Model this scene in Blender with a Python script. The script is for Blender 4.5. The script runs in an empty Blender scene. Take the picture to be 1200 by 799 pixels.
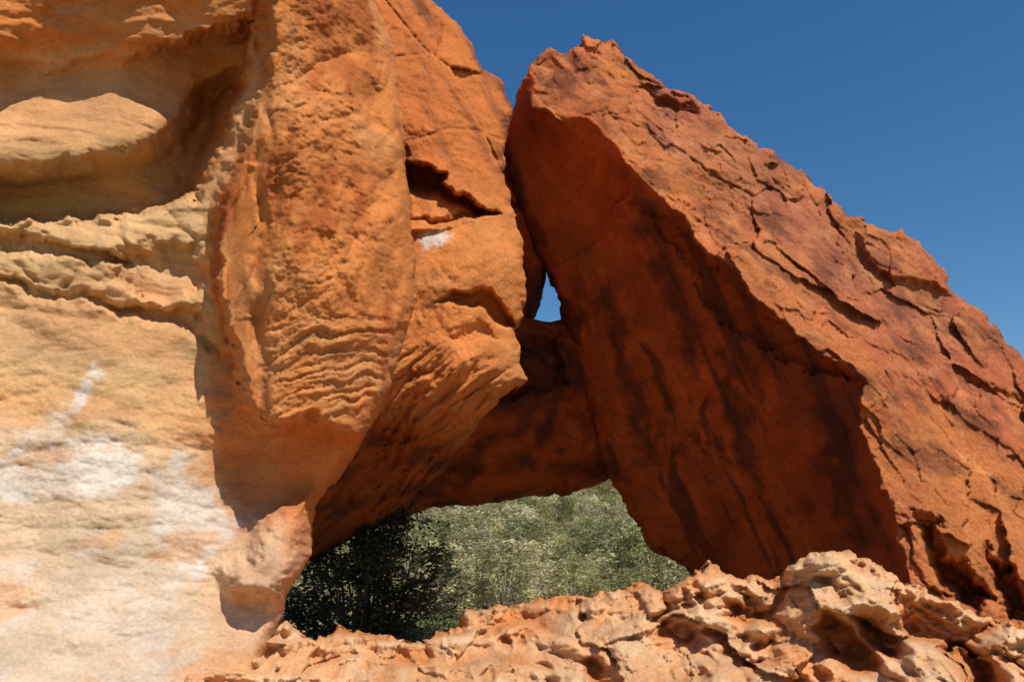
import bpy, math, numpy as np
from mathutils import Vector
rs=np.random.RandomState(7)
scene=bpy.context.scene
# ---------------------------------------------------------------- camera frame: unprojects image pixels at an assumed depth
EYE=np.array([0.0,0.0,1.7]); TH=math.radians(14.0); FL=933.3
CT,ST=math.cos(TH),math.sin(TH)
def P(px,py,d):
    """image pixel px, py + assumed depth d -> world metres (depth along +Y)"""
    u=(px-600.0)/FL; v=(399.5-py)/FL
    s=d/(CT-v*ST)
    return np.stack([s*u, d+0*s, EYE[2]+s*(ST+v*CT)],axis=-1)
# ---------------------------------------------------------------- noise
perm=rs.permutation(256); perm=np.concatenate([perm,perm,perm])
g3=rs.normal(size=(256,3)); g3/=np.linalg.norm(g3,axis=1)[:,None]
def pn(p):
    i=np.floor(p).astype(np.int64); f=p-i; w=f*f*f*(f*(f*6-15)+10); i&=255
    r=0
    for dx in (0,1):
        for dy in (0,1):
            for dz in (0,1):
                h=perm[perm[perm[(i[:,0]+dx)&255]+((i[:,1]+dy)&255)]+((i[:,2]+dz)&255)]
                g=g3[h]
                dd=g[:,0]*(f[:,0]-dx)+g[:,1]*(f[:,1]-dy)+g[:,2]*(f[:,2]-dz)
                r=r+dd*(w[:,0] if dx else 1-w[:,0])*(w[:,1] if dy else 1-w[:,1])*(w[:,2] if dz else 1-w[:,2])
    return r*1.5
def fbm(p,o=4,lac=2.03,gain=0.5):
    a=1.0;r=0
    for k in range(o):
        r=r+a*pn(p+17.3*k); p=p*lac; a*=gain
    return r
def crease(p,o=3,gain=0.5):
    a=1.0;r=0
    for k in range(o):
        r=r+a*(1-np.minimum(1,np.abs(pn(p+9.1*k))*1.6))**3; p=p*2.07; a*=gain
    return r
def billow(p,o=4,gain=0.5):
    a=1.0;r=0
    for k in range(o):
        r=r+a*np.minimum(1,np.abs(pn(p+13.7*k))*1.7)**.8; p=p*2.11; a*=gain
    return r
def worley(x,y,seed=0):
    ix=np.floor(x).astype(np.int64); iy=np.floor(y).astype(np.int64)
    f1=np.full(x.shape,9.0); f2=f1.copy(); vx=np.zeros_like(x); vy=vx.copy(); cid=np.zeros(x.shape,np.int64)
    for dx in (-1,0,1):
        for dy in (-1,0,1):
            h=perm[perm[(ix+dx+seed)&255]+((iy+dy)&255)]
            h2=perm[h+37]
            ax=ix+dx+h/256.0; ay=iy+dy+h2/256.0
            d=np.hypot(x-ax,y-ay)
            n=d<f1
            f2=np.where(n,f1,np.minimum(f2,d)); 
            vx=np.where(n,x-ax,vx); vy=np.where(n,y-ay,vy); cid=np.where(n,perm[h2+11],cid)
            f1=np.where(n,d,f1)
    return f1,f2,vx,vy,cid
def blocks(x,y,seed,tilt=0.8):
    f1,f2,vx,vy,c=worley(x,y,seed)
    a=c/256.0*6.283*3
    return (perm[c+5]/256.0-0.5)+tilt*(vx*np.cos(a)+vy*np.sin(a)), f2-f1
def sst(a,b,x):
    t=np.clip((x-a)/(b-a),0,1); return t*t*(3-2*t)
def sdist(poly,x,y):
    poly=np.asarray(poly,float); n=len(poly)
    best=np.full(x.shape,1e18); nx=np.zeros_like(x); ny=np.zeros_like(x); ins=np.zeros(x.shape,bool)
    for k in range(n):
        ax,ay=poly[k]; bx,by=poly[(k+1)%n]
        ex,ey=bx-ax,by-ay
        t=np.clip(((x-ax)*ex+(y-ay)*ey)/(ex*ex+ey*ey+1e-9),0,1)
        qx=ax+t*ex; qy=ay+t*ey; d=(x-qx)**2+(y-qy)**2
        m=d<best; best=np.where(m,d,best); nx=np.where(m,qx,nx); ny=np.where(m,qy,ny)
        if ay!=by:
            ins^=((ay>y)!=(by>y))&(x<ex*(y-ay)/(by-ay)+ax)
    d=np.sqrt(best); return np.where(ins,d,-d),nx,ny
def tps(pts):
    pts=np.asarray(pts,float); X=pts[:,:2]/100; n=len(X)
    def U(r2): return 0.5*r2*np.log(r2+1e-9)
    D=((X[:,None]-X[None])**2).sum(-1); A=np.zeros((n+3,n+3)); A[:n,:n]=U(D)+np.eye(n)*1e-3
    A[:n,n]=1;A[:n,n+1:]=X;A[n,:n]=1;A[n+1:,:n]=X.T
    w=np.linalg.solve(A,np.concatenate([pts[:,2],[0,0,0]]))
    def f(x,y):
        x=x/100;y=y/100; r=w[n]+w[n+1]*x+w[n+2]*y
        for k in range(n): r=r+w[k]*U((x-X[k,0])**2+(y-X[k,1])**2)
        return r
    return f
def warp(x,y,amp,scale,seed):
    z=np.full_like(x,seed*3.3)
    q=np.stack([x/scale,y/scale,z],-1)
    return x+amp*fbm(q,4,2.1,0.55), y+amp*fbm(q+51.7,4,2.1,0.55)
# ---------------------------------------------------------------- mesh builders
def mesh_obj(name,verts,faces,cols=None,mat=None,smooth=True,parent=None):
    me=bpy.data.meshes.new(name)
    nv=len(verts); nf=len(faces); k=faces.shape[1]
    me.vertices.add(nv); me.vertices.foreach_set("co",np.ascontiguousarray(verts,np.float32).ravel())
    me.loops.add(nf*k); me.loops.foreach_set("vertex_index",np.ascontiguousarray(faces,np.int32).ravel())
    me.polygons.add(nf); me.polygons.foreach_set("loop_start",np.arange(0,nf*k,k,dtype=np.int32))
    me.polygons.foreach_set("use_smooth",np.full(nf,smooth))
    me.update(calc_edges=True)
    if cols is not None:
        ca=me.color_attributes.new("Col",'FLOAT_COLOR','POINT')
        c=np.ones((nv,4),np.float32); c[:,:3]=cols; ca.data.foreach_set("color",c.ravel())
    ob=bpy.data.objects.new(name,me); scene.collection.objects.link(ob)
    if mat: me.materials.append(mat)
    if parent: ob.parent=parent
    return ob
def rock(name,poly,dfn,cfn,step,thick,mat,parent=None,jit=(4,30,1),back=(0,1,0),rnd=(10,0.25),vary=(.14,.06)):
    poly=np.asarray(poly,float)
    xs=np.arange(poly[:,0].min()-8,poly[:,0].max()+8,step); ys=np.arange(poly[:,1].min()-8,poly[:,1].max()+8,step)
    gx,gy=np.meshgrid(xs,ys); sh=gx.shape; x=gx.ravel();y=gy.ravel()
    wx,wy=warp(x,y,*jit)
    sd,nx,ny=sdist(poly,wx,wy)
    m=sd<0
    x=np.where(m,x+(nx-wx),x); y=np.where(m,y+(ny-wy),y)
    ok=(sd>-1.3*step).reshape(sh)
    cell=ok[:-1,:-1]&ok[1:,:-1]&ok[:-1,1:]&ok[1:,1:]
    ii=np.arange(x.size).reshape(sh)
    q=np.stack([ii[:-1,:-1][cell],ii[1:,:-1][cell],ii[1:,1:][cell],ii[:-1,1:][cell]],-1)
    used=np.unique(q); mp=np.full(x.size,-1); mp[used]=np.arange(len(used)); q=mp[q]
    x=x[used];y=y[used];sd=np.maximum(sd[used],0)
    d=dfn(x,y,sd)
    t=np.clip(1-sd/rnd[0],0,1); d=d+rnd[1]*(1-np.sqrt(1-t*t))
    V=P(x,y,d); C=cfn(x,y,sd,V,d); n=len(V)
    va,vs=vary
    f=(1+va*1.3*fbm(V*1.4+70,6,gain=.65))*(1+vs*1.6*fbm(V*np.array([.9,.9,5.0])+.2*V[:,[0]]+90,5,gain=.6))
    C=np.clip(C*np.clip(f,.45,1.4)[:,None],0.01,.9)
    e=np.concatenate([q[:,[0,1]],q[:,[1,2]],q[:,[2,3]],q[:,[3,0]]])
    key=e[:,0].astype(np.int64)*n+e[:,1]; rk=e[:,1].astype(np.int64)*n+e[:,0]
    be=e[~np.isin(key,rk)]
    bv=np.unique(be)
    K=max(2,int(thick/0.25)); Vs=[V];Cs=[C];Fs=[q]; prev=np.arange(n); off=n
    B=np.array(back,float)
    for k in range(1,K+1):
        R=V[bv]+B*thick*k/K
        R=R+ (0.12 if k<K else 0)*np.stack([fbm(R*1.3+3,3),0*R[:,0],fbm(R*1.3+40,3)],-1)
        idx=np.full(n,-1); idx[bv]=off+np.arange(len(bv)); off+=len(bv)
        Vs.append(R);Cs.append(C[bv])
        Fs.append(np.stack([prev[be[:,1]],prev[be[:,0]],idx[be[:,0]],idx[be[:,1]]],-1)); prev=idx
    Vs.append(V+B*thick); Cs.append(C); Fs.append(q[:,::-1]+off)
    return mesh_obj(name,np.concatenate(Vs),np.concatenate(Fs),np.concatenate(Cs),mat,True,parent)
# ---------------------------------------------------------------- materials
def N(nt,t,**kw):
    n=nt.nodes.new(t)
    for k,v in kw.items(): setattr(n,k,v)
    return n
def rock_mat(name,bump=0.5,fine=22.0,var=.2,sc=(1,1,1)):
    m=bpy.data.materials.new(name); m.use_nodes=True; nt=m.node_tree; L=nt.links
    bs=nt.nodes["Principled BSDF"]; bs.inputs["Roughness"].default_value=0.92
    bs.inputs["Specular IOR Level"].default_value=0.12
    at=N(nt,"ShaderNodeAttribute",attribute_name="Col"); tc=N(nt,"ShaderNodeTexCoord")
    mp=N(nt,"ShaderNodeMapping"); L.new(tc.outputs["Object"],mp.inputs["Vector"]); mp.inputs["Scale"].default_value=sc
    def noise(s,det,rough):
        n=N(nt,"ShaderNodeTexNoise"); n.inputs["Scale"].default_value=s; n.inputs["Detail"].default_value=det
        n.inputs["Roughness"].default_value=rough; L.new(mp.outputs[0],n.inputs["Vector"]); return n.outputs["Fac"]
    r=N(nt,"ShaderNodeMapRange"); L.new(noise(24,4,.75),r.inputs[0])
    for i,v in zip((1,2,3,4),(.3,.7,1-var*1.1,1+var)): r.inputs[i].default_value=v
    mx=N(nt,"ShaderNodeVectorMath",operation='SCALE'); L.new(at.outputs["Color"],mx.inputs[0]); L.new(r.outputs[0],mx.inputs["Scale"])
    L.new(mx.outputs[0],bs.inputs["Base Color"])
    b=N(nt,"ShaderNodeBump"); b.inputs["Strength"].default_value=bump; b.inputs["Distance"].default_value=0.06
    L.new(noise(fine,6,.78),b.inputs["Height"]); L.new(b.outputs[0],bs.inputs["Normal"])
    return m
M_wall=rock_mat("sandstone_pale",0.5,11,.17,(1,1,1.4))
M_pill=rock_mat("sandstone_orange",0.75,15,.22)
M_slab=rock_mat("sandstone_red",0.9,12,.3)
M_ledge=rock_mat("sandstone_ledge",0.6,12,.2,(1,1,1.6))
CREAM=np.array([.56,.43,.295]);TAN=np.array([.55,.33,.155]);ORG=np.array([.57,.195,.052]);DEEP=np.array([.47,.115,.03])
RED=np.array([.46,.125,.05]);VARN_SHADE=np.array([.07,.026,.017]);WHITE=np.array([.61,.53,.45]);YEL=np.array([.56,.34,.14]);PEACH=np.array([.57,.28,.12])  # the darkest brown serves rock varnish and also shade put into the colour
def mixc(C,c,m): return C*(1-m[:,None])+np.asarray(c)*m[:,None]
def reg(x,y,poly,soft,seed,amp=14,sc=40):
    wx,wy=warp(x,y,amp,sc,seed); s,_,_=sdist(poly,wx,wy); return sst(-soft,soft,s)
# ================================================================ CLIFF (wall + fin)
cliff=bpy.data.objects.new("sandstone_cliff",None); scene.collection.objects.link(cliff)
fin=[(308,-300),(306,60),(290,110),(272,175),(255,215),(244,245),(246,330),(262,400),(275,480),(308,508),(368,502),(392,520),(700,520),(700,-300)]
A_base=tps([(-200,-200,6.8),(-200,100,7.6),(-200,400,7.4),(-200,900,5.6),(0,-150,7.4),(200,-200,7.7),(420,-200,9.6),
(0,-20,8.0),(150,-20,8.25),(260,0,8.65),(330,0,8.85),(400,0,9.3),(445,0,10.2),
(0,55,8.32),(150,55,8.57),(0,85,8.7),(100,95,8.8),(190,105,8.95),(250,120,9.2),(320,150,8.75),(400,180,9.1),(470,180,10.1),
(0,130,8.5),(100,140,8.62),(0,185,8.25),(100,172,8.4),(180,140,8.75),(120,225,8.7),(0,225,8.5),(215,220,9.05),(265,260,9.0),
(0,300,8.5),(150,320,8.65),(230,330,8.9),(275,350,8.9),(330,330,8.7),(400,330,9.0),(480,330,10.1),
(0,370,8.6),(150,375,8.78),(0,410,8.5),(150,415,8.65),(230,420,8.9),(290,440,8.9),(380,440,9.1),(450,440,9.9),
(320,480,8.9),(300,550,9.2),(360,560,9.35),(230,520,8.8),(320,610,9.1),
(0,550,8.2),(100,550,8.35),(200,580,8.6),(0,750,7.5),(100,750,7.7),(200,750,8.1),(320,650,8.9),(290,720,8.6),(360,620,9.3),(250,880,7.6),(0,900,6.7)])
def A_d(x,y,sd):
    d=A_base(x,y)
    wx,wy=warp(x,y,8,30,2)
    s,_,_=sdist(fin,wx,wy); d-=0.66*sst(-2,20,s); fm=sst(0,25,s); wall=1-fm
    s2,_,_=sdist([(-190,50),(60,72),(150,60),(215,44),(300,20),(300,60),(290,110),(262,190),(232,238),(150,252),(60,262),(-190,258)],wx,wy)
    d+=wall*(0.12+.42*sst(120,240,x))*sst(0,14,s2)
    s3,_,_=sdist([(-190,194),(0,193),(60,188),(120,173),(165,160),(190,146),(210,122),(225,95),(300,60),(290,110),(262,190),(236,236),(200,247),(150,254),(90,266),(40,262),(-190,262)],wx,wy)
    w3=40-30*sst(205,238,y); d+=wall*0.70*sst(0,1,s3/w3)
    for poly,dep,wt,wb,yc in (([(-190,262),(0,268),(60,276),(120,292),(170,318),(100,318),(30,296),(-190,300)],.24,20,10,292),
                         ([(120,296),(180,275),(235,268),(250,320),(236,342),(190,356),(130,330)],.30,30,8,322),
                         ([(-60,322),(20,318),(110,338),(190,350),(240,358),(266,425),(232,405),(170,388),(90,362),(20,346)],.24,24,22,372)):
        s4,_,_=sdist(poly,*warp(x,y,14,45,41)); d+=wall*dep*sst(0,1,s4/(wt+(wb-wt)*sst(yc-26,yc+6,y)))
    s5,_,_=sdist([(298,605),(335,580),(375,570),(365,650),(335,720),(262,705),(250,672),(285,640)],wx,wy); d-=0.45*sst(-3,30,s5)
    p=P(x,y,d)
    band=sst(235,262,y)*(1-sst(310,420,y+.12*x))*wall
    q=np.stack([p[:,0]*.6,p[:,1]*.5,p[:,2]*1.3+p[:,0]*.35],-1)+0.3*np.stack([fbm(p*.9,3)]*3,-1)
    d+=band*(0.11*crease(q,3,.45)-.04*billow(q*1.1+4,3))
    d+=wall*(0.07*fbm(p*0.9,3)+0.016*fbm(p*np.array([2.5,2.5,5.0]),5,gain=.6)+0.03*crease(p*np.array([.7,.7,1.7])+5,2,0.5))
    lowr=sst(390,480,y)*wall
    d+=lowr*(.03*crease(np.stack([p[:,0]*.4,p[:,1]*.4,p[:,2]*1.3+p[:,0]*.25],-1)+25,4,.6)+.012*fbm(p*6,4,gain=.6))
    top=(1-sst(40,90,y))*wall
    d+=top*0.07*fbm(np.stack([p[:,0]*.7,p[:,1]*.8,p[:,2]*3.5-1.0*p[:,0]],-1)+.2*np.stack([fbm(p*.9,2)]*3,-1),5,gain=.55)
    hol=sst(90,120,y)*(1-sst(230,250,y))*wall; d+=hol*.02*fbm(np.stack([p[:,0]*.7,p[:,1],p[:,2]*5],-1),5)
    # fin
    a=math.radians(25); ca,sa=math.cos(a),math.sin(a)
    U=p[:,0]*ca+p[:,2]*sa; W=-p[:,0]*sa+p[:,2]*ca
    wv=.07*fbm(p*2.2,4)
    low=reg(x,y,[(312,392),(350,372),(450,360),(450,440),(410,500),(360,496),(310,490)],14,31,8,30)
    ribs=crease(np.stack([U*0.4,U*0+3,W*6.0+wv*7],-1),3,0.6)
    d+=fm*(0.10*fbm(p*np.array([1.3,1.2,.7])+4,3)+0.06*low*ribs)
    mid=reg(x,y,[(320,40),(450,40),(480,330),(440,370),(320,390),(315,380)],25,32,10,40)
    d+=fm*.012*mid*crease(np.stack([U*0.5,U*0+8,W*4.0+wv*8],-1),3,0.65)
    rough=sst(305,320,x)*fm
    q=np.stack([U*3.6,U*0+p[:,1]*2,W*6.5],-1)+.35*np.stack([fbm(p*2,3)]*3,-1)
    d-=rough*0.020*billow(q,3,.7)*(0.2+1.2*sst(-.3,.4,fbm(p*1.0+9,3)))*(1-.5*low)
    flute=crease(np.stack([(p[:,0]-0.22*p[:,2])*1.2+.15*fbm(p,3),p[:,1]*0,p[:,2]*0.3],-1)+2,3); d+=fm*0.11*flute*(1-low)
    d+=rough*.03*fbm(p*3.5,6,gain=.7)
    s6,_,_=sdist([(302,-50),(318,0),(310,200),(304,400),(314,480),(306,500),(298,400),(302,200)],*warp(x,y,12,60,6)); d+=0.07*sst(-9,4,s6)
    b,e=blocks(p[:,0]*1.3+.2*fbm(p*1.5,3),p[:,2]*.9,6,.6); d+=fm*(1-sst(300,312,x))*(.09*b)
    return d
def A_c(x,y,sd,V,d):
    n=len(x); C=np.tile(TAN,(n,1)); 
    C=mixc(C,ORG*.97,1-reg(x,y,[(-300,66),(205,80),(250,250),(240,900),(-300,900)],24,3,20,60))
    C=mixc(C,PEACH*1.05,reg(x,y,[(-300,70),(260,60),(230,160),(0,200),(-300,200)],14,4)*0.85)
    C=mixc(C,YEL*.75,reg(x,y,[(-300,190),(220,150),(240,250),(100,262),(-300,258)],12,14)*0.7)  # undercut below the shelf: its shade put into the colour
    C=mixc(C,ORG*.8,reg(x,y,[(215,60),(300,40),(285,130),(258,200),(225,235),(195,225),(215,140)],12,24)*0.7)  # shadow pocket left of the fin, darkened in the colour itself
    C=mixc(C,YEL,sst(-.1,.5,fbm(V*np.array([.6,.6,1.6])+8,4))*.5*sst(200,260,y)*(x<330))
    C=mixc(C,PEACH,sst(.0,.5,fbm(V*np.array([.5,.5,1.2])+38,5))*.6*sst(250,300,y)*(x<330))
    bnd=sst(.0,.4,fbm(np.stack([V[:,0]*.35,V[:,1]*.35,V[:,2]*2.0+.3*V[:,0]],-1)+3,6,gain=.6)); C=mixc(C,PEACH,bnd*0.45*(x<300))
    C=mixc(C,CREAM,reg(x,y,[(-300,480),(130,510),(230,540),(280,610),(330,600),(360,640),(330,740),(200,900),(-300,900)],35,5,25,70)*0.6)
    sw=.55+.45*sst(-.3,.3,fbm(V*2.2+18,5,gain=.65))
    C=mixc(C,WHITE*1.05,reg(x,y,[(-50,575),(0,540),(30,500),(60,490),(112,428),(124,434),(96,480),(60,515),(110,505),(165,530),(170,560),(120,580),(30,590)],6,6,9,24)*0.85*sw)
    C=mixc(C,WHITE,reg(x,y,[(180,560),(215,530),(245,580),(280,610),(245,680),(215,690),(185,640)],10,7,20,34)*0.75*sw)
    C=mixc(C,WHITE*.97,reg(x,y,[(-50,660),(150,640),(230,680),(215,850),(-50,850)],24,17,40,45)*0.5*sw)
    C=mixc(C,PEACH*1.02,sst(.1,.5,fbm(np.stack([V[:,0]*.9,V[:,1]*.5,V[:,2]*1.6],-1)+58,6,gain=.62))*.6*sst(470,520,y)*(x<330))
    f=reg(x,y,[(262,190),(246,245),(246,330),(262,400),(275,480),(308,508),(368,502),(392,520),(520,520),(520,-300),(290,-300),(300,80)],8,8,6,30)
    C=mixc(C,ORG*.93,f)
    C=mixc(C,TAN*np.array([1,.85,.75]),f*sst(.1,.6,fbm(V*1.0+2,5))*0.35)
    C=mixc(C,DEEP*.75,f*sst(.0,.6,fbm(np.stack([V[:,0]*1.8,V[:,1],V[:,2]*.5],-1)+12,6,gain=.6))*0.8)
    C=mixc(C,ORG*np.array([.8,.7,.7]),reg(x,y,[(306,505),(385,520),(370,590),(300,600),(262,560),(250,420)],14,13)*.7)  # the fin's cast shadow on the wall, put into the colour
    rim=reg(x,y,[(305,70),(285,110),(268,170),(246,210),(205,240),(140,255),(90,270),(250,262),(262,215),(282,175),(300,120)],6,18,7,25); C=mixc(C,TAN*1.1,rim*.6)  # sunlit highlight along the scalloped edge, painted as a paler tone
    return C
Apoly=[(-200,-200),(420,-200),(440,0),(463,60),(476,180),(486,300),(484,360),(455,460),(420,525),(392,560),(370,592),(364,650),(340,690),(330,722),(300,790),(280,900),(-200,900)]
rock("wall_face",Apoly,A_d,A_c,1.7,3.0,M_wall,cliff,(3,26,1),(-.35,1,0),(16,0.45),(.13,.05))
# ================================================================ PILLAR
Bpoly=[(380,-200),(430,-200),(478,-40),(505,0),(540,30),(565,80),(590,96),(600,128),(590,165),(592,205),(603,250),(612,290),(616,350),(605,388),(608,425),(620,446),(590,462),(562,495),(532,540),(490,580),(440,612),(364,658),(330,640),(330,500)]
B_base=tps([(380,-200,12.8),(430,-200,13.4),(440,0,12.0),(505,0,12.6),(440,120,11.6),(520,120,12.0),(590,130,12.8),(460,200,11.3),(520,200,11.5),(585,200,12.2),
(490,270,10.9),(540,270,10.9),(600,270,11.8),(500,320,10.6),(550,310,10.7),(605,320,11.5),(500,380,10.6),(550,385,10.8),(600,385,11.5),(490,430,10.5),(540,430,10.6),(600,440,11.3),
(440,480,10.7),(480,490,10.9),(530,480,11.1),(570,475,11.5),(400,560,11.8),(450,540,12.3),(490,560,13.1),(520,530,12.4),(380,640,13.8),(430,610,13.9),(490,580,13.7),(340,560,11.0),(400,300,10.9)])
def B_d(x,y,sd):
    d=B_base(x,y); wx,wy=warp(x,y,5,24,12); p=P(x,y,d)
    s,_,_=sdist([(470,184),(500,190),(526,200),(520,214),(560,236),(590,252),(562,258),(520,266),(470,272)],wx,wy); d+=1.3*sst(0,9,s)
    s,_,_=sdist([(470,216),(520,222),(578,254),(490,272),(470,280)],wx,wy); d-=0.75*sst(-3,16,s)
    s,_,_=sdist([(505,356),(535,338),(575,338),(600,362),(608,384),(585,384),(560,360),(530,358)],wx,wy); d+=0.6*sst(0,9,s)
    s,_,_=sdist([(520,390),(560,376),(582,396),(545,418)],wx,wy); d+=0.22*sst(-6,12,s)
    up=1-sst(180,250,y)
    b,e=blocks(p[:,0]*.9+.3*p[:,2],p[:,2]*.7+0.15*fbm(p*.8,2),3)
    d+=up*(0.12*b+0.04*(1-sst(0,.07,e)))
    d+=0.10*fbm(p*0.9,3)+0.03*fbm(p*3.1+5,5)
    a=math.radians(40); U=p[:,0]*math.cos(a)+p[:,2]*math.sin(a); W=-p[:,0]*math.sin(a)+p[:,2]*math.cos(a)
    low=sst(390,440,y-(x-500)*0.25)
    q=np.stack([U*.55,U*0+7,W*2.8],-1)+.15*np.stack([fbm(p*1.6,3)]*3,-1)
    d+=(0.012+0.17*low)*crease(q,4,.6)-low*.20*billow(q*.8+20,3)
    d-=0.022*billow(p*np.array([6,5,5]),3)
    return d
def B_c(x,y,sd,V,d):
    n=len(x); C=np.tile(ORG*1.06,(n,1))
    C=mixc(C,TAN*np.array([1.05,.85,.7]),sst(-.1,.6,fbm(V*.9+3,5))*.4*sst(240,300,y))
    C=mixc(C,WHITE,reg(x,y,[(492,278),(515,270),(530,276),(520,288),(498,292)],3,5,4,14)*.85)
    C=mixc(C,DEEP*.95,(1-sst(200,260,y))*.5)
    st=sst(.0,.6,fbm(np.stack([(V[:,0]+.55*V[:,2])*2.6,V[:,1]*0,(V[:,2]-.4*V[:,0])*.35],-1)+8,5)); C=mixc(C,VARN_SHADE*1.8,st*.65*(1-sst(180,300,y)))
    u=sst(450,540,y+.35*(500-x)); C=mixc(C,DEEP*.6,u*.9)  # shade of the pillar underside put into the colour
    C=mixc(C,VARN_SHADE*1.2,sst(-.25,.5,fbm(V*1.7+3,5))*.7*u)  # more underside shade in the colour, as dark blotches
    return C
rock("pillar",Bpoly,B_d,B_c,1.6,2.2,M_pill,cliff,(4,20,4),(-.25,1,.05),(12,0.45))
# ================================================================ BEAM behind
Cpoly=[(560,150),(600,160),(616,225),(636,290),(640,310),(629,346),(614,373),(642,377),(664,374),(682,398),(712,470),(730,548),(706,562),(665,572),(610,577),(560,586),(500,588),(420,620),(400,500),(540,400),(570,300)]
C_base=tps([(560,150,15.5),(600,160,16),(600,250,16.2),(640,320,17.2),(620,371,16.8),(656,374,17.2),(540,400,15.6),(640,420,16.4),(690,470,17.6),(714,548,18.3),(600,480,16.2),(560,580,18),(660,570,18.4),(620,520,16.9),(480,520,16),(430,610,17.6)])
def C_d(x,y,sd):
    d=C_base(x,y); p=P(x,y,d)
    s,_,_=sdist([(560,395),(655,392),(668,450),(640,462),(600,470),(560,470)],*warp(x,y,6,25,8)); d+=.7*sst(0,14,s)
    return d+.22*fbm(p*.8,4)+.14*crease(np.stack([p[:,0]*.6,p[:,1]*0,p[:,2]*1.6],-1)+.2*np.stack([fbm(p,3)]*3,-1),3)
def C_c(x,y,sd,V,d):
    C=np.tile(DEEP*np.array([.95,.78,.7]),(len(x),1)); C=mixc(C,VARN_SHADE*1.1,sst(-.2,.45,fbm(V*1.1,5))*.75)
    return mixc(C,VARN_SHADE,reg(x,y,[(560,385),(660,385),(690,450),(600,480),(540,480)],14,8)*.75)  # darker patch across the top of the lintel
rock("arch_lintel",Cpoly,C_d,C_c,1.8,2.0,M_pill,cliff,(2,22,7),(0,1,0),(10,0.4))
# ================================================================ LEANING SLAB
Spoly=[(590,165),(600,130),(612,98),(625,76),(641,58),(660,63),(681,55),(684,38),(697,46),(720,50),(741,76),(770,95),(800,108),(832,126),(870,160),(902,176),(940,202),(990,246),(1030,270),(1060,270),(1082,292),(1108,322),(1116,346),(1150,364),(1180,398),(1215,435),(1300,520),(1380,640),(1400,900),(850,900),(815,672),(790,648),(762,640),(737,603),(712,550),(690,480),(670,420),(660,378),(653,346),(642,316),(622,290),(603,232)]
face=[(560,150),(600,60),(622,92),(628,128),(655,140),(690,133),(712,160),(737,187),(768,226),(805,256),(832,296),(858,312),(882,352),(908,366),(940,398),(965,412),(1010,440),(1012,462),(1002,486),(1016,520),(1032,566),(1054,622),(1066,690),(1080,920),(600,920)]
ridge=[(628,128,13.7),(690,133,13.0),(737,187,12.8),(805,256,12.6),(858,312,12.4),(908,366,12.2),(965,412,12.0),(1010,440,11.8),(1012,490,11.7),(1032,566,11.5),(1054,622,11.3),(1066,690,11.2),(1080,900,10.6)]
SL=tps(ridge+[(590,165,15.6),(612,98,14.2),(603,232,16.2),(641,319,17.0),(657,378,17.3),(690,480,17.7),(737,603,18.0),(762,640,18.0),(815,672,17.6),(850,900,18.5),(760,400,15.3),(850,500,14.9),(900,600,15.0),(960,620,13.6)])
SF=tps(ridge+[(612,98,13.9),(641,58,14.0),(684,38,13.9),(720,50,13.9),(770,95,14.0),(832,126,14.0),(902,176,14.1),(990,246,14.1),(1060,270,14.2),(1116,346,14.0),(1180,398,13.9),(1300,520,13.8),(1400,640,13.5),(1400,900,12.5),(1200,600,12.2),(1200,720,11.5),(1200,900,10.8),(1000,350,12.9),(1100,500,12.3)])
def slab_m(x,y):
    wx,wy=warp(x,y,7,32,21); s,_,_=sdist(face,wx,wy); return s
def S_d(x,y,sd):
    s=slab_m(x,y); m=sst(-1.5,2.5,s)
    dl=SL(x,y); df=SF(x,y)
    p=P(x,y,df)
    a=math.radians(-48); U=p[:,0]*math.cos(a)+p[:,2]*math.sin(a); W=-p[:,0]*math.sin(a)+p[:,2]*math.cos(a)
    wv=.12*fbm(p*.8+2,4,gain=.6); wv2=.12*fbm(p*.8+22,4,gain=.6)
    b1,e1=blocks(U*.33+wv,W*.6+wv2,1,.9); b2,e2=blocks(U*.85+wv*1.5,W*1.3+wv2*1.5,5,1.2); b3,e3=blocks(U*2.2+wv*2,W*2.8+wv2*2,9,1.3); b4,_=blocks(U*5+wv*3,W*6+wv2*3,13,1.4)
    msk=sst(-.3,.4,fbm(p*.6+31,3)); msk2=sst(-.2,.4,fbm(p*.9+61,3))
    df+=.26*b1+.11*b2*(.3+msk)+.045*b3*(.15+msk2)+.018*b4*(.2+msk)
    df+=.05*(1-sst(0,.03,e1))*sst(-.1,.2,fbm(p*.8+6,2))
    df+=.09*fbm(p*.8,4)+.022*fbm(p*4,5,gain=.6)
    for poly,dep in (([(1070,600),(1100,602),(1110,650),(1160,700),(1140,712),(1100,690)],.6),([(1150,640),(1185,665),(1210,720),(1180,735)],.8),([(748,95),(790,120),(820,130),(812,140),(770,135)],.5),([(1125,425),(1150,440),(1200,470),(1200,480),(1145,460)],.25),([(905,215),(945,240),(935,246)],.2),([(1095,655),(1130,650),(1165,700),(1150,722),(1100,700)],.5)):
        s5,_,_=sdist(poly,*warp(x,y,9,30,33)); df+=dep*sst(-4,14,s5)
    s6,_,_=sdist([(996,268),(1060,262),(1090,300),(1120,350),(1060,330),(1010,310)],*warp(x,y,8,30,34)); df-=.3*sst(0,10,s6)
    p=P(x,y,dl)
    b,e=blocks(p[:,0]*.5+.2*fbm(p*.8,2),p[:,2]*.4,6,.5)
    dl+=.09*b+.10*fbm(p*.7,3)+.035*fbm(p*3,5,gain=.6)+.06*crease(p*np.array([.9,.3,.5]),2)
    s7,_,_=sdist([(735,225),(790,255),(850,325),(925,372),(1008,440),(1002,455),(920,425),(835,375),(790,305)],*warp(x,y,12,22,35)); dl+=.22*sst(0,12,s7)
    return dl*m+df*(1-m)
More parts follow.
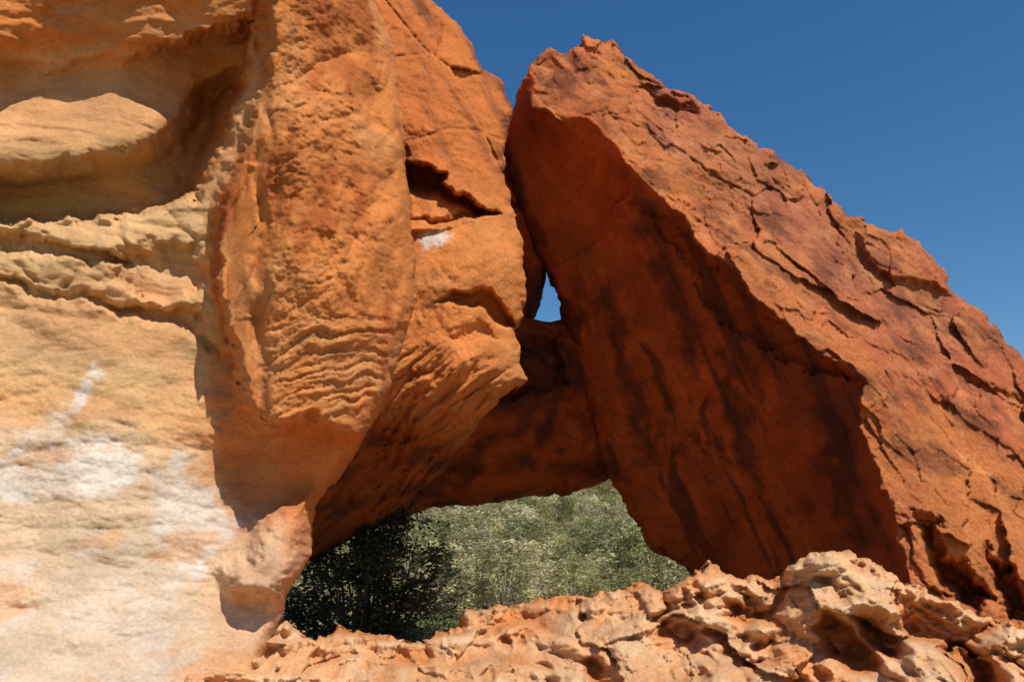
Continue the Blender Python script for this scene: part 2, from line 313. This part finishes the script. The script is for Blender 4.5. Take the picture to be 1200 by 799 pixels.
def S_c(x,y,sd,V,d):
    m=sst(-1.5,2.5,slab_m(x,y)); n=len(x)
    F=np.tile(RED,(n,1))
    F=mixc(F,ORG*.92,sst(-.15,.4,fbm(V*.55+5,5))*.6)
    F=mixc(F,ORG*.97,reg(x,y,[(690,60),(740,110),(800,160),(880,260),(960,380),(1020,440),(930,390),(800,250),(700,140)],25,9,20,40)*.4)
    F=mixc(F,np.array([.31,.115,.065]),reg(x,y,[(770,110),(860,150),(1000,260),(1100,340),(1180,420),(1100,430),(960,330),(820,210),(750,160)],30,10,30,50)*.5)
    F=mixc(F,VARN_SHADE*1.8,sst(.1,.6,fbm(np.stack([V[:,0]+.6*V[:,2],V[:,1]*0,V[:,2]*.8],-1)*1.5+15,6,gain=.65))*.6)
    F=mixc(F,TAN*np.array([1,.7,.55]),sst(.2,.55,fbm(V*2.2+75,6,gain=.65))*.4)
    F=mixc(F,ORG*.97,sst(480,700,y)*.45)
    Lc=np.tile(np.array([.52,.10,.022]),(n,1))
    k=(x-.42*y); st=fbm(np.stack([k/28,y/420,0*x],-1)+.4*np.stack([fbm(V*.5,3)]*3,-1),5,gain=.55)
    Lc=mixc(Lc,VARN_SHADE,sst(.05,.5,st)*.75*sst(180,320,y))
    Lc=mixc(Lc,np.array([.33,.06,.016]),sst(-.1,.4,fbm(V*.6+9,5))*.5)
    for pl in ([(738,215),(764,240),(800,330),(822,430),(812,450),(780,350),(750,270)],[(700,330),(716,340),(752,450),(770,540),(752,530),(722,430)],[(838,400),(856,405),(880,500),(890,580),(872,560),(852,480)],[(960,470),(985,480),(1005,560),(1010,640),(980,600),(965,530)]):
        Lc=mixc(Lc,VARN_SHADE,reg(x,y,pl,9,16,13,26)*.7)
    Lc=mixc(Lc,VARN_SHADE,reg(x,y,[(735,205),(805,262),(860,330),(1010,445),(1060,680),(980,640),(960,520),(880,440),(800,350)],30,11,25,40)*.6)  # dark band beside the ridge: shadow put into the colour
    Lc=mixc(Lc,VARN_SHADE*.8,reg(x,y,[(588,160),(606,190),(632,290),(660,370),(640,330),(600,250)],8,12,5,20)*.9)  # shade of the narrow crevice painted into the colour
    Lc=mixc(Lc,VARN_SHADE,sst(.2,.5,fbm(V*3.1+44,5))*.5*reg(x,y,[(700,480),(850,480),(960,620),(760,600)],30,2))
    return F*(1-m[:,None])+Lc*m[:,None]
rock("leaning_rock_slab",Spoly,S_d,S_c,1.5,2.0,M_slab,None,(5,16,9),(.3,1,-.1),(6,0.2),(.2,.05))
# ================================================================ FOREGROUND LEDGE
Dpoly=[(60,1100),(120,900),(185,830),(212,792),(216,768),(240,748),(290,738),(326,724),(345,738),(372,750),(400,733),(425,745),(480,752),(540,738),(548,714),(600,708),(655,699),(700,697),(742,684),(780,690),(800,680),(815,668),(830,660),(862,672),(902,680),(926,662),(950,648),(985,645),(1010,654),(1060,682),(1110,702),(1160,722),(1215,742),(1300,790),(1420,860),(1420,1100)]
D_base=tps([(216,770,8.2),(320,730,9.4),(420,745,9.3),(540,735,9.3),(560,712,9.8),(660,700,9.7),(742,686,9.4),(815,668,9.3),(900,680,9.0),(960,648,8.7),(1010,655,8.6),(1110,702,8.3),(1215,742,8.0),(1420,860,7.5),
(240,800,7.9),(400,790,8.5),(550,790,8.3),(600,750,9.0),(700,740,8.9),(700,790,8.1),(800,720,8.7),(850,790,7.9),(950,700,8.3),(1000,790,7.6),(1100,750,7.8),(1200,790,7.4),(100,950,6.6),(500,900,6.6),(900,900,6.2),(1300,950,6.0),(100,1100,4.4),(700,1100,4.4),(1420,1100,4.4)])
def D_d(x,y,sd):
    d=D_base(x,y); p=P(x,y,d)
    rt=sst(600,760,x)
    wv=.35*np.stack([fbm(p*1.1,4),fbm(p*1.1+5,4),fbm(p*1.1+11,4)],-1)
    q=p*np.array([.95,.4,.6])+wv
    d-=(.22+.45*rt)*(billow(q*.8+2,2,.42)-.8)
    d-=(.04+.03*rt)*(billow(p*np.array([3.2,1.5,2.2])+wv,3,.5))
    b,e=blocks(p[:,0]*1.1+wv[:,0]*.7,p[:,2]*1.3+wv[:,2]*.7,31,1.1); b2,_=blocks(p[:,0]*3.0+wv[:,0],p[:,2]*3.3+wv[:,2],37,1.2); b3,_=blocks(p[:,0]*7+wv[:,0],p[:,2]*8+wv[:,2],41,1.2)
    d+=(.06+.24*rt)*b+.075*b2+.025*b3
    lam=crease(np.stack([p[:,0]*.8,p[:,1]*0+4,p[:,2]*6-1.5*p[:,0]],-1)+.5*wv,3,.6); d+=.07*rt*lam
    z=p[:,2]+.12*fbm(p*.9+3,3); tz=z*4.5; fr=tz-np.floor(tz); d+=(1-rt)*.30*(sst(.0,.25,fr)-fr)
    wl,_,vx,vy,c=worley(p[:,0]*1.5+wv[:,0]*.6,p[:,2]*1.3+wv[:,2]*.6,17); d+=rt*.65*(1-sst(.12,.40,wl))*(c%3>0)*sst(690,725,y-(x-900)*.1+20)
    wl,_,vx,vy,c=worley(p[:,0]*4+wv[:,0],p[:,2]*4.5+wv[:,2],23); d+=.13*(1-sst(.14,.4,wl))*(c%2>0)
    d+=.12*fbm(p*1.0+8,3)+.022*fbm(p*7,5,gain=.6)
    kn=reg(x,y,[(216,760),(260,738),(335,722),(345,745),(330,780),(230,800)],6,3,3,20); wl,_,_,_,_=worley(x/21,y/17,3); d-=kn*.22*(1-sst(0,.65,wl))
    return d
def D_c(x,y,sd,V,d):
    C=np.tile(np.array([.62,.33,.155]),(len(x),1))
    C=mixc(C,CREAM*np.array([1.18,1.02,.84]),sst(-.15,.35,fbm(V*1.6+3,6,gain=.6))*.7)
    C=mixc(C,ORG*np.array([1.05,1.1,1.2]),sst(.05,.5,fbm(V*1.1+13,6,gain=.6))*.6)
    h=D_base(x,y)-d; C=mixc(C,ORG*1.0,sst(.0,-.5,h)*.85); C=mixc(C,CREAM*np.array([1.22,1.1,.92]),sst(.1,.5,h)*.6)  # shade in hollows and highlights on raised parts, put into the colour
    return C
rock("foreground_rock_ledge",Dpoly,D_d,D_c,1.6,2.5,M_ledge,None,(7,20,14),(0,1,-.35),(12,0.35))
# ================================================================ GROUND
def gz(x,y):
    z=-0.7*sst(12,20,y)+ 0*x
    z=z+ sst(24,170,y)*17+sst(150,600,y)*14
    q=np.stack([x*.03,y*.03,0*x],-1); z=z+fbm(q,4)*1.4*sst(20,60,y)+.05*fbm(np.stack([x*.5,y*.5,0*x],-1),3)
    return z-0.12
t=np.linspace(-1,1,420); gx=np.sign(t)*(np.abs(t)**3.2*2500+np.abs(t)*25); gy=gx+12
X,Y=np.meshgrid(gx,gy); Z=gz(X.ravel(),Y.ravel())
ii=np.arange(X.size).reshape(X.shape)
q=np.stack([ii[:-1,:-1].ravel(),ii[:-1,1:].ravel(),ii[1:,1:].ravel(),ii[1:,:-1].ravel()],-1)
gm=bpy.data.materials.new("red_sand"); gm.use_nodes=True; nt=gm.node_tree; bs=nt.nodes["Principled BSDF"]; bs.inputs["Roughness"].default_value=.95
tc=N(nt,"ShaderNodeTexCoord"); n1=N(nt,"ShaderNodeTexNoise"); n1.inputs["Scale"].default_value=.35; n1.inputs["Detail"].default_value=8
nt.links.new(tc.outputs["Object"],n1.inputs["Vector"]); cr=N(nt,"ShaderNodeValToRGB")
cr.color_ramp.elements[0].position=.36; cr.color_ramp.elements[0].color=(.42,.24,.12,1); cr.color_ramp.elements[1].position=.5; cr.color_ramp.elements[1].color=(.25,.22,.10,1)
nt.links.new(n1.outputs["Fac"],cr.inputs[0]); nt.links.new(cr.outputs[0],bs.inputs["Base Color"])
n2=N(nt,"ShaderNodeTexNoise"); n2.inputs["Scale"].default_value=9; n2.inputs["Detail"].default_value=6; nt.links.new(tc.outputs["Object"],n2.inputs["Vector"])
bp=N(nt,"ShaderNodeBump"); bp.inputs["Distance"].default_value=.05; nt.links.new(n2.outputs["Fac"],bp.inputs["Height"]); nt.links.new(bp.outputs[0],bs.inputs["Normal"])
mesh_obj("ground",np.stack([X.ravel(),Y.ravel(),Z],-1),q,None,gm)
# ================================================================ FOLIAGE
def leaf_mat(name):
    m=bpy.data.materials.new(name); m.use_nodes=True; nt=m.node_tree; bs=nt.nodes["Principled BSDF"]
    bs.inputs["Roughness"].default_value=.6; at=N(nt,"ShaderNodeAttribute",attribute_name="Col")
    oi=N(nt,"ShaderNodeObjectInfo"); mr=N(nt,"ShaderNodeMapRange"); nt.links.new(oi.outputs["Random"],mr.inputs[0]); mr.inputs[3].default_value=.7; mr.inputs[4].default_value=1.4
    hs=N(nt,"ShaderNodeHueSaturation"); nt.links.new(at.outputs["Color"],hs.inputs["Color"]); nt.links.new(mr.outputs[0],hs.inputs["Value"])
    nt.links.new(hs.outputs[0],bs.inputs["Base Color"])
    tr=N(nt,"ShaderNodeBsdfTranslucent"); nt.links.new(hs.outputs[0],tr.inputs[0]); ms=N(nt,"ShaderNodeMixShader"); ms.inputs[0].default_value=.4
    nt.links.new(bs.outputs[0],ms.inputs[1]); nt.links.new(tr.outputs[0],ms.inputs[2]); nt.links.new(ms.outputs[0],nt.nodes["Material Output"].inputs[0])
    return m
LM=leaf_mat("grey_green_leaves"); 
WM=rock_mat("bark",.5,30,.2)
def foliage(nl,R,H,size,seed,col,nclump=26,aspect=.35,up=.3):
    r=np.random.RandomState(seed)
    th=r.uniform(0,6.283,nclump); rr=np.sqrt(r.uniform(0,1,nclump)); zz=r.uniform(.15,1,nclump)
    prof=np.sqrt(np.clip(1-(zz-.35)**2/.5,0.05,1))
    cc=np.stack([R*.85*rr*prof*np.cos(th),R*.85*rr*prof*np.sin(th),H*zz],-1); cr=r.uniform(.14,.32,nclump)*R
    k=r.randint(0,nclump,nl); v=r.normal(size=(nl,3)); v/=np.linalg.norm(v,axis=1)[:,None]
    c=cc[k]+v*(cr[k]*r.uniform(.35,1.05,nl)**.6)[:,None]*np.array([1,1,.8]); c[:,2]=np.maximum(c[:,2],.03)
    a=r.normal(size=(nl,3)); a[:,2]*=up; a/=np.linalg.norm(a,axis=1)[:,None]; b=np.cross(a,r.normal(size=(nl,3))); b/=np.linalg.norm(b,axis=1)[:,None]
    s=(size*r.uniform(.5,1.4,nl))[:,None]
    V=np.stack([c-a*s*.5,c+b*s*aspect*.5,c+a*s*.5,c-b*s*aspect*.5],1).reshape(-1,3)
    F=np.arange(nl*4).reshape(-1,4)
    cl=(np.array(col)*(r.uniform(.65,1.35,nclump)[k]*r.uniform(.75,1.25,nl))[:,None])
    return V,F,np.repeat(cl,4,axis=0),cc
def sticks(paths,sides=5):
    Vs=[];Fs=[];off=0
    for pth,ra,rb in paths:
        pth=np.array(pth,float); n=len(pth)
        for i,pt in enumerate(pth):
            tt=pth[min(i+1,n-1)]-pth[max(i-1,0)]; tt/=np.linalg.norm(tt)+1e-9
            a=np.cross(tt,[.3,.9,.1]); a/=np.linalg.norm(a); b=np.cross(tt,a); rad=ra+(rb-ra)*i/(n-1)
            an=np.arange(sides)*6.283/sides; Vs.append(pt+rad*(np.cos(an)[:,None]*a+np.sin(an)[:,None]*b))
            if i<n-1:
                for s in range(sides):
                    s2=(s+1)%sides; Fs.append([off+i*sides+s,off+i*sides+s2,off+(i+1)*sides+s2,off+(i+1)*sides+s])
        off+=n*sides
    return np.concatenate(Vs),np.array(Fs)
def bush(name,nl,R,H,size,seed,col,parent=None,trunk=.05,nclump=26):
    V,F,C,cc=foliage(nl,R,H,size,seed,col,nclump)
    o=mesh_obj(name,V,F,C,LM,False,parent)
    r=np.random.RandomState(seed+1); paths=[]
    for c in cc:
        b=np.array([r.normal()*.08*R,r.normal()*.08*R,0]); mid=(b+c)/2+np.array([0,0,-.1*H])+r.normal(size=3)*.06*R
        paths.append(([b,b*.5+mid*.5+r.normal(size=3)*.02,mid,c],trunk,trunk*.25))
    SV,SF_=sticks(paths)
    return o,SV,SF_
thick=bpy.data.objects.new("shrub_thicket",None); scene.collection.objects.link(thick)
vars_=[]
cols=[(.43,.39,.18),(.47,.42,.23),(.34,.34,.13),(.50,.44,.25),(.38,.37,.15)]
for k in range(5):
    o,SV,SF_=bush("shrub_foliage",3600,1.4,2.0,.13,100+k,cols[k],thick,.025,40)
    so=mesh_obj("shrub_stems",SV,SF_,np.tile([.46,.38,.30],(len(SV),1)),WM,True,thick)
    vars_.append((o,so))
r=np.random.RandomState(3); cnt=0; first=[True]*5
for row in np.geomspace(28,130,24):
    sp=1.7+row*.02
    for x in np.arange(-.25*row-2,.42*row,sp):
        xx=x+r.uniform(-.7,.7)*sp; yy=row+r.uniform(-.8,.8)*row*.05; k=r.randint(5)
        z=float(gz(np.array([xx]),np.array([yy]))[0]); s=r.uniform(.5,1.35)*(1+row*.006); rot=r.uniform(0,6.28)
        for j in (0,1):
            if j==1 and row>60: continue
            src=vars_[k][j]
            if first[k]: ob=src
            else:
                ob=bpy.data.objects.new(src.name,src.data); scene.collection.objects.link(ob); ob.parent=thick
            ob.location=(xx,yy,z-.1); ob.rotation_euler=(0,0,rot); ob.scale=(s,s,s)
        first[k]=False; cnt+=1
tree=bpy.data.objects.new("desert_tree",None); scene.collection.objects.link(tree)
o,SV,SF_=bush("crown",16000,1.95,2.75,.11,55,(.04,.05,.023),tree,.05,60)
so=mesh_obj("trunk_and_limbs",SV,SF_,np.tile([.12,.08,.06],(len(SV),1)),WM,True,tree)
tree.location=(-2.65,15.3,float(gz(np.array([-2.65]),np.array([15.3]))[0])-.05)
gr=np.random.RandomState(9); n=9000
x=gr.uniform(-4,6,n); y=gr.uniform(20,28,n); z=gz(x,y); h=gr.uniform(.06,.25,n); a=gr.uniform(0,6.28,n); w=.025
base=np.stack([x,y,z],-1); sv=np.stack([np.cos(a)*w,np.sin(a)*w,0*a],-1); tip=base+np.stack([gr.normal(size=n)*.06,gr.normal(size=n)*.06,h],-1)
V=np.stack([base-sv,base+sv,tip],1).reshape(-1,3)
mesh_obj("grass",V,np.arange(n*3).reshape(-1,3),np.repeat(np.array([.17,.24,.07])*gr.uniform(.6,1.4,n)[:,None],3,0),LM,False)
# ================================================================ LIGHT / SKY / CAMERA
S=Vector((0.33,-0.48,0.81)).normalized()
sun=bpy.data.lights.new("sun",'SUN'); sun.energy=5.0; sun.angle=math.radians(.5); sun.color=(1,.95,.87)
so=bpy.data.objects.new("sun",sun); so.rotation_euler=S.to_track_quat('Z','Y').to_euler(); so.location=(5,-8,14); scene.collection.objects.link(so)
w=bpy.data.worlds.new("World"); scene.world=w; w.use_nodes=True; nt=w.node_tree
sk=nt.nodes.new("ShaderNodeTexSky"); sk.sky_type='NISHITA'; sk.sun_disc=False
sk.sun_elevation=math.asin(S.z); sk.sun_rotation=math.atan2(S.x,S.y); sk.air_density=1.0; sk.dust_density=.3; sk.ozone_density=2.4
hs=nt.nodes.new("ShaderNodeHueSaturation"); hs.inputs["Saturation"].default_value=1.3; hs.inputs["Value"].default_value=1.1
nt.links.new(sk.outputs[0],hs.inputs["Color"]); nt.links.new(hs.outputs[0],nt.nodes["Background"].inputs[0]); nt.nodes["Background"].inputs[1].default_value=.10
cam=bpy.data.cameras.new("camera"); cam.lens=28; cam.sensor_width=36; cam.clip_end=8000; cam.clip_start=.05
co=bpy.data.objects.new("camera",cam); co.location=tuple(EYE); co.rotation_euler=(math.radians(90)+TH,0,0); scene.collection.objects.link(co); scene.camera=co
scene.view_settings.view_transform='Standard'; scene.view_settings.look='None'; scene.view_settings.exposure=0
print("shrubs",cnt)
